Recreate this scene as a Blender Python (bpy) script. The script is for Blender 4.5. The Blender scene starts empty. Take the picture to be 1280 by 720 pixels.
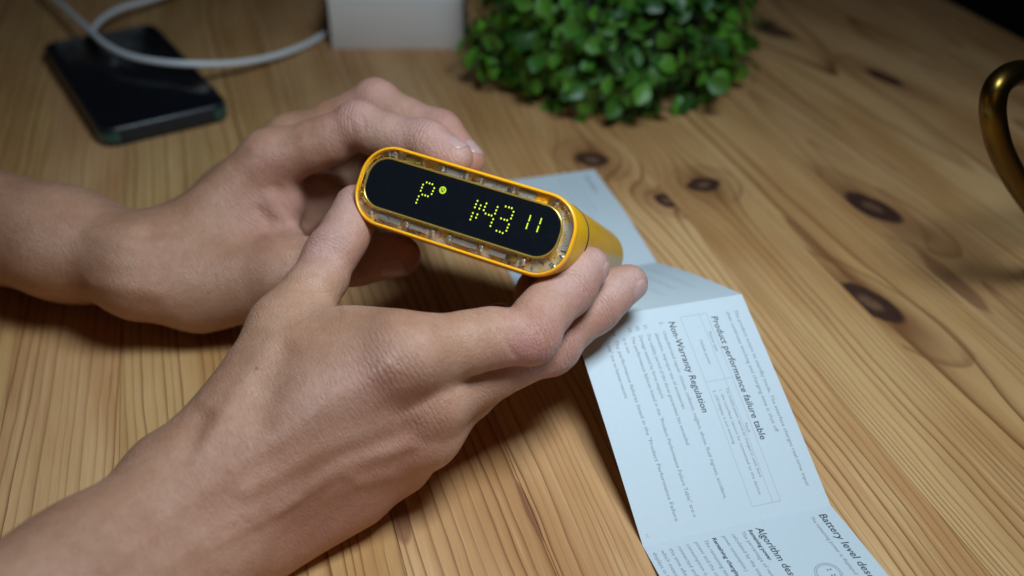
import bpy, bmesh, math, random
import numpy as np
from mathutils import Vector, Matrix

random.seed(7)
rng = np.random.default_rng(7)
MM = 0.001
scene = bpy.context.scene
COL = scene.collection

# ------------------------------------------------------------------ camera
F_PX, PITCH, CAM_H = 1300.0, math.radians(34.4), 272.0      # millimetres, table top is z = 0
cp, sp_ = math.cos(PITCH), math.sin(PITCH)
FWD = np.array([0, cp, -sp_]); UPV = np.array([0, sp_, cp]); RGT = np.array([1.0, 0, 0])
CPOS = np.array([0, 0, CAM_H])
cam_d = bpy.data.cameras.new('camera')
cam = bpy.data.objects.new('camera', cam_d); COL.objects.link(cam)
cam.location = CPOS * MM
cam.rotation_euler = (math.radians(90) - PITCH, 0, 0)
cam_d.sensor_width = 36.0
cam_d.lens = F_PX * 36.0 / 1280.0
cam_d.clip_start, cam_d.clip_end = 0.01, 50
cam_d.dof.use_dof = True
cam_d.dof.focus_distance = 0.362
cam_d.dof.aperture_fstop = 5.6
cam_d.dof.aperture_blades = 7
scene.camera = cam

# ------------------------------------------------------------------ world, lamps, exposure
world = bpy.data.worlds.new('World'); scene.world = world
world.use_nodes = True
wbg = world.node_tree.nodes['Background']
wbg.inputs['Color'].default_value = (0.8, 0.9, 1.0, 1)
wbg.inputs['Strength'].default_value = 0.008


def area(name, loc, target, size, power, color, size_y=None, spread=125):
    l = bpy.data.lights.new(name, 'AREA')
    l.energy, l.color = power, color
    l.size = size
    if size_y:
        l.shape = 'RECTANGLE'; l.size_y = size_y
    o = bpy.data.objects.new(name, l); COL.objects.link(o)
    o.location = Vector(loc) * MM
    d = Vector(target) - Vector(loc)
    o.rotation_euler = d.to_track_quat('-Z', 'Y').to_euler()
    l.spread = math.radians(spread)
    return o


area('key_lamp', (115, 185, 510), (-10, 345, 0), 0.18, 1.16, (0.70, 0.87, 1.0), 0.15, 102)
area('fill_lamp', (10, -200, 240), (0, 260, 20), 0.26, 0.07, (1.0, 0.56, 0.25), None, 110)

vs = scene.view_settings
vs.view_transform = 'Standard'; vs.look = 'None'; vs.exposure = 0.0; vs.gamma = 1.0
scene.cycles.max_bounces = 8
scene.cycles.use_denoising = True


# ------------------------------------------------------------------ helpers
def ray(px, py):
    return FWD + RGT * ((px - 640) / F_PX) + UPV * ((360 - py) / F_PX)


def at(px, py, depth):
    return CPOS + ray(px, py) * depth


def atz(px, py, z=0.0):
    d = ray(px, py)
    return CPOS + d * ((z - CAM_H) / d[2])


def unit(v):
    v = np.asarray(v, float)
    return v / np.linalg.norm(v)


def mesh_obj(name, verts, faces, mat=None, parent=None, smooth=False, mats=None, midx=None):
    me = bpy.data.meshes.new(name)
    me.from_pydata([tuple(np.asarray(v, float) * MM) for v in verts], [], [tuple(f) for f in faces])
    for m in (mats or ([mat] if mat else [])):
        me.materials.append(m)
    if midx is not None:
        me.polygons.foreach_set('material_index', midx)
    if smooth:
        me.polygons.foreach_set('use_smooth', [True] * len(me.polygons))
    me.update()
    o = bpy.data.objects.new(name, me); COL.objects.link(o)
    if parent:
        o.parent = parent
    return o


def empty(name, label=None, cat=None, group=None, loc=(0, 0, 0), rotz=0.0):
    o = bpy.data.objects.new(name, None); COL.objects.link(o)
    o.empty_display_size = 0.02
    o.location = Vector(loc) * MM
    o.rotation_euler = (0, 0, rotz)
    tag(o, label, cat, group)
    return o


def tag(o, label=None, cat=None, group=None, kind=None):
    if label: o['label'] = label
    if cat: o['category'] = cat
    if group: o['group'] = group
    if kind: o['kind'] = kind
    return o


class MB:
    """collects shapes (mm) for one mesh object"""
    def __init__(s):
        s.v = []; s.f = []

    def add(s, verts, faces):
        b = len(s.v)
        s.v.extend([tuple(x) for x in verts]); s.f.extend([tuple(i + b for i in f) for f in faces])

    def loft(s, rings, closed_ring=True, cap0=False, cap1=False, wrap=False):
        n = len(rings[0]); vs_ = [p for r in rings for p in r]; fs = []
        m = len(rings)
        for j in range(m if wrap else m - 1):
            j2 = (j + 1) % m
            for i in range(n if closed_ring else n - 1):
                i2 = (i + 1) % n
                fs.append((j * n + i, j * n + i2, j2 * n + i2, j2 * n + i))
        if cap0: fs.append(tuple(range(n - 1, -1, -1)))
        if cap1: fs.append(tuple((m - 1) * n + i for i in range(n)))
        s.add(vs_, fs)

    def tube(s, pts, r, n=12, cap=True):
        pts = [np.asarray(p, float) for p in pts]
        rr = r if hasattr(r, '__len__') else [r] * len(pts)
        rings = []; t0 = unit(pts[1] - pts[0])
        u = unit(np.cross(t0, [0.31, 0.2, 0.93]))
        for i, p in enumerate(pts):
            t = unit(pts[min(i + 1, len(pts) - 1)] - pts[max(i - 1, 0)])
            u = unit(u - t * (u @ t)); w = np.cross(t, u)
            rings.append([p + rr[i] * (math.cos(a) * u + math.sin(a) * w) for a in np.linspace(0, 2 * math.pi, n, endpoint=False)])
        s.loft(rings, True, cap, cap)

    def build(s, name, mat=None, parent=None, smooth=True):
        o = mesh_obj(name, s.v, s.f, mat, parent, smooth)
        bm = bmesh.new(); bm.from_mesh(o.data)
        bmesh.ops.recalc_face_normals(bm, faces=bm.faces)
        bm.to_mesh(o.data); bm.free()
        return o


def autosmooth(o, deg=35):
    me = o.data
    bm = bmesh.new(); bm.from_mesh(me)
    for f in bm.faces: f.smooth = True
    lim = math.radians(deg)
    for e in bm.edges:
        e.smooth = not (len(e.link_faces) == 2 and e.calc_face_angle(0) > lim)
    bm.to_mesh(me); bm.free()
    return o


def spline(pts, n=12):
    """Catmull-Rom through the points"""
    P = [np.asarray(p, float) for p in pts]
    P = [2 * P[0] - P[1]] + P + [2 * P[-1] - P[-2]]
    out = []
    for i in range(1, len(P) - 2):
        for k in range(n):
            t = k / n
            a, b, c, d = P[i - 1], P[i], P[i + 1], P[i + 2]
            out.append(0.5 * ((2 * b) + (c - a) * t + (2 * a - 5 * b + 4 * c - d) * t * t + (3 * b - a - 3 * c + d) * t ** 3))
    out.append(P[-2])
    return out


# ------------------------------------------------------------------ node helper
class NT:
    def __init__(s, name):
        s.mat = bpy.data.materials.new(name); s.mat.use_nodes = True
        s.t = s.mat.node_tree; s.n = s.t.nodes
        s.bsdf = s.n['Principled BSDF']

    def link(s, a, b): s.t.links.new(a, b)

    def put(s, sock, v):
        if hasattr(v, 'is_output'): s.link(v, sock)
        elif v is not None: sock.default_value = v

    def m(s, op, a=0.0, b=0.0, c=None, clamp=False):
        n = s.n.new('ShaderNodeMath'); n.operation = op; n.use_clamp = clamp
        s.put(n.inputs[0], a); s.put(n.inputs[1], b)
        if c is not None: s.put(n.inputs[2], c)
        return n.outputs[0]

    def smooth(s, x, lo, hi, a=0.0, b=1.0):
        n = s.n.new('ShaderNodeMapRange'); n.interpolation_type = 'SMOOTHSTEP'
        s.put(n.inputs[0], x)
        n.inputs[1].default_value = lo; n.inputs[2].default_value = hi
        n.inputs[3].default_value = a; n.inputs[4].default_value = b
        return n.outputs[0]

    def lin(s, x, lo, hi, a=0.0, b=1.0):
        n = s.n.new('ShaderNodeMapRange')
        s.put(n.inputs[0], x)
        n.inputs[1].default_value = lo; n.inputs[2].default_value = hi
        n.inputs[3].default_value = a; n.inputs[4].default_value = b
        return n.outputs[0]

    def vec(s, x=0.0, y=0.0, z=0.0):
        n = s.n.new('ShaderNodeCombineXYZ')
        s.put(n.inputs[0], x); s.put(n.inputs[1], y); s.put(n.inputs[2], z)
        return n.outputs[0]

    def sep(s, v):
        n = s.n.new('ShaderNodeSeparateXYZ'); s.link(v, n.inputs[0])
        return n.outputs[0], n.outputs[1], n.outputs[2]

    def noise(s, v, scale=1.0, detail=2.0, rough=0.5, dist=0.0):
        n = s.n.new('ShaderNodeTexNoise'); s.link(v, n.inputs['Vector'])
        n.inputs['Scale'].default_value = scale; n.inputs['Detail'].default_value = detail
        n.inputs['Roughness'].default_value = rough; n.inputs['Distortion'].default_value = dist
        return n.outputs[0]

    def mix(s, f, a, b, blend='MIX'):
        n = s.n.new('ShaderNodeMix'); n.data_type = 'RGBA'; n.blend_type = blend
        s.put(n.inputs[0], f)
        for i, v in ((6, a), (7, b)):
            if hasattr(v, 'is_output'): s.link(v, n.inputs[i])
            else: n.inputs[i].default_value = (*v, 1)
        return n.outputs[2]

    def obj_mm(s):
        tc = s.n.new('ShaderNodeTexCoord')
        n = s.n.new('ShaderNodeVectorMath'); n.operation = 'SCALE'
        s.link(tc.outputs['Object'], n.inputs[0]); n.inputs[3].default_value = 1000.0
        return n.outputs[0]

    def attr(s, name):
        n = s.n.new('ShaderNodeAttribute'); n.attribute_name = name
        return n

    def bump(s, h, strength=0.3, dist=0.001, prev=None):
        n = s.n.new('ShaderNodeBump'); s.link(h, n.inputs['Height'])
        n.inputs['Strength'].default_value = strength; n.inputs['Distance'].default_value = dist
        if prev is not None: s.link(prev, n.inputs['Normal'])
        return n.outputs[0]

    def set(s, **kw):
        for k, v in kw.items():
            i = s.bsdf.inputs[k.replace('_', ' ')]
            if hasattr(v, 'is_output'): s.link(v, i)
            elif isinstance(v, tuple) and len(v) == 3 and i.type == 'RGBA': i.default_value = (*v, 1)
            else: i.default_value = v
        return s.mat


def plain(name, color, rough=0.5, metal=0.0, var=0.06, scale=0.4, bump=0.0, **kw):
    """one colour with slight uneven grain"""
    t = NT(name)
    p = t.obj_mm()
    n = t.noise(p, scale, 4, 0.6)
    c = t.mix(n, tuple(x * (1 - var) for x in color), tuple(min(1, x * (1 + var)) for x in color))
    t.set(Base_Color=c, Roughness=t.lin(n, 0.3, 0.7, rough * 0.85, min(1, rough * 1.15)), Metallic=metal, **kw)
    if bump:
        t.set(Normal=t.bump(t.noise(p, scale * 6, 3), bump, 0.0004))
    return t.mat


# ------------------------------------------------------------------ wood
def wood(name, seed, a0, dep, slope, spacing, knots, tint=(1, 1, 1), strength=1.0, stains=()):
    t = NT(name)
    a, g, z = t.sep(t.obj_mm())
    n1 = t.noise(t.vec(t.m('MULTIPLY', a, 0.012), t.m('MULTIPLY', g, 0.0055), seed * 7.3), 1, 2)
    n2 = t.noise(t.vec(t.m('MULTIPLY', a, 0.09), t.m('MULTIPLY', g, 0.028), seed * 3.1), 1, 2)
    aw = t.m('ADD', a, t.m('ADD', t.m('MULTIPLY', t.m('SUBTRACT', n1, 0.5), 10.0), t.m('MULTIPLY', t.m('SUBTRACT', n2, 0.5), 1.7)))
    an = t.m('ADD', a, t.m('MULTIPLY', t.m('SUBTRACT', n2, 0.5), 3.0))
    gn = t.m('ADD', g, t.m('MULTIPLY', t.m('SUBTRACT', t.noise(t.vec(t.m('MULTIPLY', a, 0.1), t.m('MULTIPLY', g, 0.06), seed), 1, 2), 0.5), 9.0))
    eff = aw
    kmask = kcore = halo = None
    for (ka, kg, ra, rg, kt) in knots:
        ct, st = math.cos(kt), math.sin(kt)
        da0 = t.m('SUBTRACT', an, ka); dg0 = t.m('SUBTRACT', gn, kg)
        da = t.m('ADD', t.m('MULTIPLY', da0, ct), t.m('MULTIPLY', dg0, st))
        dg = t.m('SUBTRACT', t.m('MULTIPLY', dg0, ct), t.m('MULTIPLY', da0, st))
        u = t.m('DIVIDE', da, ra); w = t.m('DIVIDE', dg, rg)
        q = t.m('ADD', t.m('MULTIPLY', u, u), t.m('MULTIPLY', w, w))
        qs = t.m('ADD', t.m('MULTIPLY', t.m('MULTIPLY', u, u), 0.22), t.m('MULTIPLY', t.m('MULTIPLY', w, w), 0.11))
        eff = t.m('SUBTRACT', eff, t.m('DIVIDE', da0, t.m('ADD', 1.0, t.m('MULTIPLY', qs, 1.0))))
        km = t.smooth(q, 0.72, 1.22, 1.0, 0.0)
        kc = t.smooth(q, 0.01, 0.26, 1.0, 0.0)
        hl = t.m('POWER', 2.718, t.m('MULTIPLY', t.m('ADD', t.m('MULTIPLY', t.m('MULTIPLY', u, u), 0.50), t.m('MULTIPLY', t.m('MULTIPLY', w, w), 0.16)), -1.0))
        rim_ = t.m('MULTIPLY', t.smooth(qs, 0.62, 0.90), t.smooth(qs, 0.92, 1.0, 1.0, 0.0))
        ring_ = rim_ if kmask is None else t.m('MAXIMUM', ring_, rim_)
        kmask = km if kmask is None else t.m('MAXIMUM', kmask, km)
        kcore = kc if kcore is None else t.m('MAXIMUM', kcore, kc)
        halo = hl if halo is None else t.m('MAXIMUM', halo, hl)
    d = t.m('ADD', dep, t.m('MULTIPLY', t.m('SUBTRACT', g, 450.0), slope))
    da = t.m('SUBTRACT', eff, a0)
    r = t.m('SQRT', t.m('ADD', t.m('MULTIPLY', da, da), t.m('MULTIPLY', d, d)))
    nr = t.noise(t.vec(t.m('MULTIPLY', r, 0.05), seed, 0.0), 1, 1)
    ph = t.m('ADD', t.m('DIVIDE', r, spacing), t.m('MULTIPLY', nr, 5.0))
    fr = t.m('FRACT', ph); idn = t.m('FLOOR', ph)
    wn = t.n.new('ShaderNodeTexWhiteNoise'); wn.noise_dimensions = '1D'; t.link(t.m('ADD', idn, seed * 17.0), wn.inputs['W'])
    band = t.m('MULTIPLY', t.m('POWER', fr, 5.5), t.smooth(fr, 0.93, 1.0, 1.0, 0.0))
    inten = t.lin(wn.outputs[0], 0, 1, 0.30, 1.15)
    patch = t.noise(t.vec(t.m('MULTIPLY', a, 0.03), t.m('MULTIPLY', g, 0.006), seed * 1.7), 1, 3)
    fib = t.noise(t.vec(t.m('MULTIPLY', a, 2.2), t.m('MULTIPLY', g, 0.035), seed), 1, 3, 0.7)
    fib2 = t.noise(t.vec(t.m('MULTIPLY', a, 0.5), t.m('MULTIPLY', g, 0.012), seed), 1, 3, 0.6)
    light = t.mix(t.smooth(patch, 0.3, 0.7), (0.69, 0.405, 0.178), (0.50, 0.248, 0.092))
    light = t.mix(t.smooth(fib2, 0.52, 0.75, 0, 0.55), light, (0.74, 0.49, 0.245))
    dark = t.mix(patch, (0.230, 0.092, 0.030), (0.185, 0.064, 0.019))
    amt = t.m('MULTIPLY', t.m('MULTIPLY', band, inten), 1.5 * strength, clamp=True)
    c = t.mix(amt, light, dark)
    c = t.mix(t.lin(fib, 0.25, 0.75, 0.24, 0.0), c, (0.16, 0.07, 0.025))
    streak = t.noise(t.vec(t.m('MULTIPLY', a, 1.3), t.m('MULTIPLY', g, 0.02), seed + 50), 1, 1)
    c = t.mix(t.smooth(streak, 0.70, 0.78, 0, 0.45), c, (0.22, 0.08, 0.03))
    if halo is not None:
        c = t.mix(t.m('MULTIPLY', t.m('MULTIPLY', ring_, t.smooth(n1, 0.40, 0.62)), 0.55), c, (0.21, 0.085, 0.030))
        c = t.mix(t.m('MULTIPLY', halo, 0.85), c, (0.20, 0.080, 0.030))
        kn = t.noise(t.vec(t.m('MULTIPLY', an, 0.5), t.m('MULTIPLY', gn, 0.22), seed), 1, 3)
        kd = t.mix(kcore, (0.058, 0.025, 0.016), (0.17, 0.085, 0.048))
        kd = t.mix(t.smooth(kn, 0.45, 0.7, 0, 0.5), kd, (0.036, 0.016, 0.012))
        c = t.mix(kmask, c, kd)
    for (ka, kg, ra, rg, kt) in stains:
        u = t.m('DIVIDE', t.m('SUBTRACT', an, ka), ra); w = t.m('DIVIDE', t.m('SUBTRACT', gn, kg), rg)
        q = t.m('ADD', t.m('MULTIPLY', u, u), t.m('MULTIPLY', w, w))
        c = t.mix(t.smooth(q, 0.55, 1.15, 0.75, 0.0), c, (0.22, 0.088, 0.040))
    c = t.mix(1.0, c, tint, 'MULTIPLY')
    h = t.m('ADD', t.m('MULTIPLY', band, -0.4), t.m('MULTIPLY', fib, 0.5))
    t.set(Base_Color=c, Roughness=t.m('ADD', t.lin(fib, 0.3, 0.7, 0.36, 0.48), t.smooth(t.noise(t.vec(t.m('MULTIPLY', a, 0.02), t.m('MULTIPLY', g, 0.015), 9.0), 1, 4, 0.65), 0.4, 0.65, 0.0, 0.14)), Normal=t.bump(h, 0.12, 0.0005))
    t.bsdf.inputs['Specular IOR Level'].default_value = 0.35
    return t.mat


# ------------------------------------------------------------------ setting: table, floor
GR = math.radians(16.5)
table = empty('table', 'pine table top of glued planks with dark knots, everything stands on it', 'table', rotz=GR)
def ag(px, py):
    P = atz(px, py); c, s = math.cos(GR), math.sin(GR)
    return P[0] * c + P[1] * s, -P[0] * s + P[1] * c

A_J, B_J = 305.0, 260.5
kn = {}
def knot(px, py, ra, rg, kt=0.0):
    a_, g_ = ag(px, py)
    return (a_, g_, ra, rg, kt)
edges = [-330, -284, -240, -196, -150, -104, -60, -14, 32, 80, 126, 171, 217, B_J, A_J, 350, 398, 446, 497, 549]
K = [knot(1091, 259, 8.6, 19, 0.26), knot(1089, 379, 8.4, 18.5, 0.27), knot(834, 251, 5.5, 8, 0.4), knot(880, 231, 10, 7.5, 0.1),
     knot(739, 199, 9.5, 9.5, 0.2), knot(973, 36, 15, 19, 0.5), knot(1106, 97, 6, 15, 0.2), knot(1235, 20, 4, 10, 0.2),
     knot(925, 8, 6, 12, 0.2)]
STAIN = [knot(499, 648, 3.6, 13, 0.0), knot(662, 640, 1.5, 17, 0.05), knot(1190, 350, 5, 30, 0.15), knot(1010, 300, 2.5, 26, 0.1)]
parm = {}
for i in range(len(edges) - 1):
    lo, hi = edges[i], edges[i + 1]
    rr = random.Random(100 + i)
    ks = [k for k in K if lo - 2 < k[0] < hi + 1]
    stn = [k for k in STAIN if lo - 2 < k[0] < hi + 2]
    side = rr.choice([-1, 1])
    a0 = (lo + hi) / 2 + side * rr.uniform(5, 60); dep = rr.uniform(20, 60); slope = rr.uniform(-0.05, 0.05); spc = rr.uniform(3.2, 5.0)
    if 80 <= lo < 260: a0, dep, slope, spc = hi + 12, 18, 0.05, 3.2
    if lo == 217: a0, dep, slope, spc = hi + 20, 14, 0.03, 3.1
    if lo == B_J: a0, dep, spc = 330, 12, 5.0
    if lo == A_J: a0, dep, spc = 322, 8, 4.4
    if -104 <= lo < 80: a0, dep, spc = lo - 30 + rr.uniform(-8, 8), 25, rr.uniform(3.0, 4.2)
    tv = rr.uniform(0.93, 1.06)
    m = wood('pine_wood', i + 1, a0, dep, slope, spc, ks, (tv, tv * rr.uniform(0.97, 1.02), tv * rr.uniform(0.94, 1.04)), rr.uniform(0.9, 1.12), stn)
    e = 0.07; b = 0.18; g0, g1 = 90.0, 1400.0; th = -28.0
    sec = [(lo + e, th), (lo + e, -b), (lo + e + b, 0), (hi - e - b, 0), (hi - e, -b), (hi - e, th)]
    v = [(x, g0, z) for x, z in sec] + [(x, g1, z) for x, z in sec]
    f = [(k, (k + 1) % 6, (k + 1) % 6 + 6, k + 6) for k in range(6)] + [tuple(range(5, -1, -1)), tuple(range(6, 12))]
    mesh_obj('plank', v, [q[::-1] for q in f], m, table)

floor = mesh_obj('floor', [(-4000, -4000, -740), (4000, -4000, -740), (4000, 4000, -740), (-4000, 4000, -740)], [(0, 1, 2, 3)],
                 plain('dark_floor', (0.02, 0.018, 0.017), 0.7, scale=0.02))
tag(floor, kind='structure')

# ------------------------------------------------------------------ hands: blended tapered limbs -> one surface per arm
class Field:
    def __init__(s, lo, hi, h):
        s.h = h; s.lo = np.asarray(lo, float)
        s.n = np.ceil((np.asarray(hi, float) - s.lo) / h).astype(int) + 1
        s.F = np.full(tuple(s.n), 60.0, np.float32)

    def box(s, lo, hi):
        i0 = np.clip(np.floor((np.asarray(lo) - s.lo) / s.h).astype(int), 0, s.n - 1)
        i1 = np.clip(np.ceil((np.asarray(hi) - s.lo) / s.h).astype(int) + 1, 1, s.n)
        return i0, i1

    def axes(s, i0, i1):
        return [(s.lo[k] + s.h * np.arange(i0[k], i1[k])).astype(np.float32).reshape([-1 if q == k else 1 for q in range(3)]) for k in range(3)]


def smin(a, b, k):
    hh = np.maximum(k - np.abs(a - b), 0.0)
    return np.minimum(a, b) - hh * hh / (4.0 * k)


def cone_d(ax, a, b, ra, rb):
    x, y, z = ax
    d = b - a; L2 = float(d @ d) + 1e-9
    t = ((x - a[0]) * d[0] + (y - a[1]) * d[1] + (z - a[2]) * d[2]) / L2
    t = np.clip(t, 0, 1)
    return np.sqrt((x - a[0] - t * d[0]) ** 2 + (y - a[1] - t * d[1]) ** 2 + (z - a[2] - t * d[2]) ** 2) - (ra + (rb - ra) * t)


def add_cone(fl_, a, b, ra, rb, k):
    a = np.asarray(a, float); b = np.asarray(b, float); e = max(ra, rb) + k + 5
    i0, i1 = fl_.box(np.minimum(a, b) - e, np.maximum(a, b) + e)
    if (i1 <= i0).any(): return
    sl = tuple(slice(i0[q], i1[q]) for q in range(3))
    d = cone_d(fl_.axes(i0, i1), a, b, ra, rb)
    fl_.F[sl] = smin(fl_.F[sl], d, k)


def carve_cone(fl_, a, b, ra, rb, k):
    a = np.asarray(a, float); b = np.asarray(b, float); e = max(ra, rb) + k + 5
    i0, i1 = fl_.box(np.minimum(a, b) - e, np.maximum(a, b) + e)
    if (i1 <= i0).any(): return
    sl = tuple(slice(i0[q], i1[q]) for q in range(3))
    d = cone_d(fl_.axes(i0, i1), a, b, ra, rb)
    fl_.F[sl] = -smin(-fl_.F[sl], d, k)


def surface_nets(F, lo, h):
    ins = F < 0
    cnt = np.zeros(tuple(np.array(F.shape) - 1), np.int8)
    nx, ny, nz = cnt.shape
    corners = [(i, j, k) for i in (0, 1) for j in (0, 1) for k in (0, 1)]
    for i, j, k in corners: cnt += ins[i:i + nx, j:j + ny, k:k + nz]
    act = np.argwhere((cnt > 0) & (cnt < 8))
    vid = np.full(cnt.shape, -1, np.int32); vid[tuple(act.T)] = np.arange(len(act))
    acc = np.zeros((len(act), 3)); num = np.zeros(len(act))
    for c0 in corners:
        for ax in range(3):
            if c0[ax]: continue
            c1 = list(c0); c1[ax] = 1
            f0 = F[act[:, 0] + c0[0], act[:, 1] + c0[1], act[:, 2] + c0[2]].astype(float)
            f1 = F[act[:, 0] + c1[0], act[:, 1] + c1[1], act[:, 2] + c1[2]].astype(float)
            m_ = (f0 < 0) != (f1 < 0)
            t = np.where(m_, f0 / np.where(m_, f0 - f1, 1), 0)
            p = np.array(c0, float)[None, :] + np.zeros((len(act), 3)); p[:, ax] += t
            acc[m_] += p[m_]; num[m_] += 1
    V = (act + acc / num[:, None]) * h + lo
    quads = []
    for ax in range(3):
        s0 = [slice(None)] * 3; s1 = [slice(None)] * 3
        s0[ax] = slice(0, -1); s1[ax] = slice(1, None)
        a, b = ins[tuple(s0)], ins[tuple(s1)]
        e = np.argwhere(a != b)
        o1, o2 = (ax + 1) % 3, (ax + 2) % 3
        e = e[(e[:, o1] > 0) & (e[:, o2] > 0) & (e[:, o1] < F.shape[o1] - 1) & (e[:, o2] < F.shape[o2] - 1)]
        flip = a[tuple(e.T)]
        def g(d1, d2):
            q = e.copy(); q[:, o1] += d1; q[:, o2] += d2
            return vid[tuple(q.T)]
        Q = np.stack([g(-1, -1), g(0, -1), g(0, 0), g(-1, 0)], 1)
        Q[~flip] = Q[~flip][:, ::-1]
        quads.append(Q)
    Q = np.concatenate(quads)
    return V, Q[(Q >= 0).all(1)]


def relax(V, Q, it=2, lam=0.5):
    E = np.concatenate([Q[:, [0, 1]], Q[:, [1, 2]], Q[:, [2, 3]], Q[:, [3, 0]]])
    n = len(V); deg = np.bincount(E.ravel(), minlength=n)[:, None]
    for k in range(it):
        for lm in (lam, -lam * 1.04):
            S = np.zeros_like(V)
            for c in range(3):
                S[:, c] = np.bincount(E[:, 0], V[E[:, 1], c], n) + np.bincount(E[:, 1], V[E[:, 0], c], n)
            V = V + lm * (S / np.maximum(deg, 1) - V)
    return V


def vnormals(V, Q):
    fn = np.cross(V[Q[:, 2]] - V[Q[:, 0]], V[Q[:, 3]] - V[Q[:, 1]])
    N = np.zeros_like(V)
    for k in range(4):
        for c in range(3): N[:, c] += np.bincount(Q[:, k], fn[:, c], len(V))
    return N / (np.linalg.norm(N, axis=1)[:, None] + 1e-12)


def seg_dist(V, pts):
    best = np.full(len(V), 1e9)
    for a, b in zip(pts[:-1], pts[1:]):
        d = b - a; t = np.clip(((V - a) @ d) / (d @ d), 0, 1)
        best = np.minimum(best, np.linalg.norm(V - a - t[:, None] * d, axis=1))
    return best


def make_skin():
    t = NT('skin')
    p = t.obj_mm()
    red = t.attr('red').outputs['Fac']; pale = t.attr('pale').outputs['Fac']
    cm = t.attr('crease').outputs['Fac']; cc = t.attr('crease_pos').outputs['Fac']
    n1 = t.noise(p, 0.045, 4, 0.6); n2 = t.noise(p, 0.35, 3, 0.6)
    c = t.mix(t.smooth(n1, 0.3, 0.7), (0.43, 0.208, 0.120), (0.525, 0.285, 0.180))
    c = t.mix(t.m('MULTIPLY', t.smooth(n2, 0.45, 0.75), 0.30), c, (0.41, 0.155, 0.080))
    c = t.mix(t.m('MULTIPLY', red, 0.85, clamp=True), c, (0.52, 0.225, 0.200))
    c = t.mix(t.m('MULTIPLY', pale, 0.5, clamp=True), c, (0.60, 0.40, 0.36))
    # small moles and freckles
    vo = t.n.new('ShaderNodeTexVoronoi'); t.link(p, vo.inputs['Vector']); vo.inputs['Scale'].default_value = 0.055
    c = t.mix(t.smooth(vo.outputs['Distance'], 0.020, 0.045, 0.7, 0.0), c, (0.14, 0.055, 0.03))
    # fine diamond skin relief, stretched by a slow warp
    warp = t.n.new('ShaderNodeVectorMath'); warp.operation = 'ADD'
    t.link(p, warp.inputs[0])
    wn = t.n.new('ShaderNodeTexNoise'); t.link(p, wn.inputs['Vector']); wn.inputs['Scale'].default_value = 0.15
    t.link(wn.outputs['Color'], warp.inputs[1])
    v1 = t.n.new('ShaderNodeTexVoronoi'); t.link(warp.outputs[0], v1.inputs['Vector']); v1.inputs['Scale'].default_value = 1.1
    v1.feature = 'DISTANCE_TO_EDGE'
    cell = t.smooth(v1.outputs['Distance'], 0.0, 0.22)
    pore = t.noise(p, 1.6, 3, 0.65)
    mid = t.noise(p, 0.18, 3, 0.5)
    cn = t.noise(p, 0.45, 2, 0.5)
    ph = t.m('ADD', t.m('MULTIPLY', cc, 3.9), t.m('MULTIPLY', cn, 10.0))
    wv = t.m('SINE', ph)
    line = t.smooth(wv, 0.2, 1.0)
    def along(e, k):
        n = t.n.new('ShaderNodeVectorMath'); n.operation = 'DOT_PRODUCT'
        t.link(warp2, n.inputs[0]); n.inputs[1].default_value = tuple(np.asarray(e) * k)
        return n.outputs['Value']
    wadd = t.n.new('ShaderNodeVectorMath'); wadd.operation = 'MULTIPLY_ADD'
    wn2 = t.n.new('ShaderNodeTexNoise'); t.link(p, wn2.inputs['Vector']); wn2.inputs['Scale'].default_value = 0.06
    t.link(wn2.outputs['Color'], wadd.inputs[0]); wadd.inputs[1].default_value = (6, 6, 6); t.link(p, wadd.inputs[2])
    warp2 = wadd.outputs[0]
    e1 = unit(RGT * 0.82 + UPV * 0.52 + FWD * 0.2); e2 = unit(np.cross(e1, FWD)); e3 = np.cross(e1, e2)
    fine = t.noise(t.vec(along(e1, 2.7), along(e2, 0.30), along(e3, 0.30)), 1, 3, 0.65)
    fine2 = t.noise(t.vec(along(e1, 0.5), along(e2, 1.1), along(e3, 1.1)), 1, 2, 0.6)
    hgt = t.m('ADD', t.m('MULTIPLY', cell, 0.14), t.m('MULTIPLY', pore, 0.30))
    hgt = t.m('ADD', hgt, t.m('ADD', t.m('MULTIPLY', fine, 0.75), t.m('MULTIPLY', fine2, 0.35)))
    c = t.mix(t.smooth(fine, 0.35, 0.62, 0.22, 0.0), c, (0.34, 0.155, 0.10))
    hgt = t.m('ADD', hgt, t.m('MULTIPLY', mid, 0.6))
    hgt = t.m('SUBTRACT', hgt, t.m('MULTIPLY', t.m('MULTIPLY', line, cm), 0.55))
    c = t.mix(t.m('MULTIPLY', t.m('MULTIPLY', line, cm), 0.22), c, (0.32, 0.12, 0.08))
    t.set(Base_Color=c, Roughness=t.lin(n2, 0.3, 0.7, 0.36, 0.50), Normal=t.bump(hgt, 0.75, 0.0007))
    b_ = t.bsdf
    b_.inputs['Subsurface Weight'].default_value = 0.22
    b_.inputs['Subsurface Radius'].default_value = (1.0, 0.36, 0.18)
    b_.inputs['Subsurface Scale'].default_value = 0.0030
    b_.inputs['Specular IOR Level'].default_value = 0.6
    return t.mat


skin_m = make_skin()
nail_t = NT('fingernail')
nail_t.set(Base_Color=nail_t.mix(nail_t.noise(nail_t.obj_mm(), 0.3, 2), (0.47, 0.27, 0.235), (0.52, 0.31, 0.275)), Roughness=0.40, Coat_Weight=0.1)
nail_t.bsdf.inputs['Subsurface Weight'].default_value = 0.2
nail_t.bsdf.inputs['Subsurface Scale'].default_value = 0.002
nail_m = nail_t.mat
HAND_H = 0.85


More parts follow.
